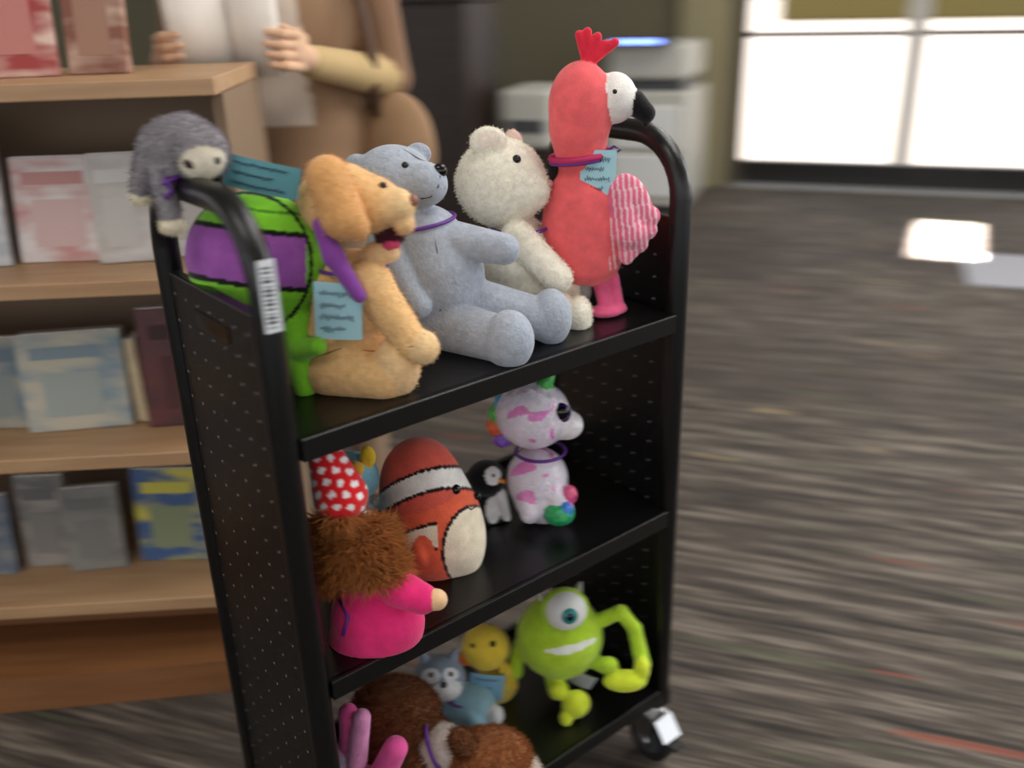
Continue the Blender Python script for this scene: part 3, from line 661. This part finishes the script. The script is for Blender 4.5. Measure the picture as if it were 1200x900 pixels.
YD=(248,214,74)
T=Toy('yellow_duck_plush',(.385,.17,z3),(588,812),705,-.02,.27,vox=.002,k=.006)
T.E(570,754,-5,28,28,25,YD);T.E(582,795,0,26,28,24,(236,208,96));T.E(547,768,-12,12,7,9,(236,124,56),k=.003);T.C(592,780,-14,8,602,800,-10,6,YD,k=.003)
T.build();T.eye(578,750,4,off=1);T.eye(556,752,3.5,off=1);T.ring(577,779,0,20,20,1.6,PURPLE);T.note(571,800,40,36,8,off=-5,lines=3,m=mat('sky_paper',(150,200,230),.8))

T=Toy('husky_plush',(.30,.165,z3),(542,846),725,-.06,.3,vox=.002,k=.006)
HG=(146,160,178);HW=(240,242,246);HL=(165,210,230)
T.E(515,795,-8,30,29,26,HG);T.E(520,807,-26,20,15,12,HW,k=.005);T.C(500,778,-5,8,494,764,-5,3,HG,k=.003);T.C(528,776,-2,8,534,762,-2,3,HG,k=.003)
T.E(545,826,0,36,24,28,HL);T.E(578,838,-12,12,14,11,HW,k=.004);T.C(550,838,-20,10,560,850,-26,9,HL,k=.004)
T.paint.append((lambda U,V,W:(W<-14)&((((U-505)/11)**2+((V-792)/9)**2<1)|(((U-528)/9)**2+((V-790)/8)**2<1)),HW))
T.build();T.eye(506,791,3.6,off=1);T.eye(527,790,3.6,off=1);T.eye(520,802,4,off=1,name='nose');T.ring(532,812,-4,20,20,1.8,PURPLE,tilt=35);T.fur(3000,.003,.001,.2,shade=.05)

T=Toy('brown_dog_plush',(.20,.085,z3),(520,915),775,-.08,.36,k=.012,m=FZ)
BD=(126,80,52)
T.E(465,838,15,52,44,42,BD);T.E(495,880,10,45,40,42,BD);T.E(520,878,-10,24,28,24,(226,214,206),k=.01);T.E(575,890,-18,48,34,38,(160,104,66));T.E(612,902,-20,20,18,20,(226,214,206),k=.006)
T.C(455,870,0,24,440,910,-5,20,BD);T.E(545,872,-30,14,24,10,(120,76,48),rot=-25,k=.003)
T.build();T.ring(514,872,-10,31,30,2.4,PURPLE,tilt=70);T.fur(26000,.009,.0013,.4,jit=.6,shade=.12)

T=Toy('pink_bunny_plush',(.075,.11,z3),(425,950),810,-.15,.42,k=.006)
BP=(240,92,164)
T.E(420,920,5,34,30,30,BP);T.C(412,885,0,13,408,832,0,11,BP,k=.004);T.C(418,885,-10,12,424,838,-12,10,(244,160,210),k=.004);T.C(440,915,-15,16,462,872,-18,14,BP,k=.004);T.C(400,900,0,14,404,875,0,12,(205,195,220),k=.004)
T.build();T.eye(415,905,4,off=1)

# ---------------------------------------------------------------- lights
w=bpy.data.worlds.new('World'); SC.world=w; w.use_nodes=True
bg=w.node_tree.nodes['Background']; bg.inputs['Color'].default_value=(.97,.98,1,1); bg.inputs['Strength'].default_value=1.35
def area(name,loc,target,size,power,col=(1,1,1),sy=None,spread=None):
    l=bpy.data.lights.new(name,'AREA'); l.energy=power; l.size=size; l.color=col
    if sy: l.shape='RECTANGLE'; l.size_y=sy
    if spread: l.spread=math.radians(spread)
    o=bpy.data.objects.new(name,l); SC.collection.objects.link(o); o.location=loc
    o.rotation_euler=(Vector(target)-Vector(loc)).to_track_quat('-Z','Y').to_euler(); return o
area('ceiling_light_1',(1.2,-.3,2.9),(.5,.1,.8),1.6,46,(1,.98,.95))
area('ceiling_light_2',(-1.0,-.2,2.9),(0,.5,.6),1.2,20,(1,.95,.88))
area('ceiling_light_3',(3.4,1.0,2.9),(3.4,1.0,0),1.4,40,(1,.98,.96))
area('window_daylight',(3.6,-1.2,1.9),(.4,.1,.8),1.6,50,(.95,.98,1))
o=area('sun_patch_light',(4.40,1.45,2.7),(4.40,1.45,0),.8,40,(1,.97,.93),sy=.3,spread=2)  # added lamp out of view, stands in for sunlight falling on the carpet
o.rotation_euler=(0,0,math.atan2(.467,.975))
s=bpy.data.lights.new('sun','SUN'); s.energy=6; s.angle=math.radians(1); so=bpy.data.objects.new('sun',s); SC.collection.objects.link(so)
so.rotation_euler=Vector((.516*.5-.857*.01,-.857*.5-.516*.01,-.85)).to_track_quat('-Z','Y').to_euler()
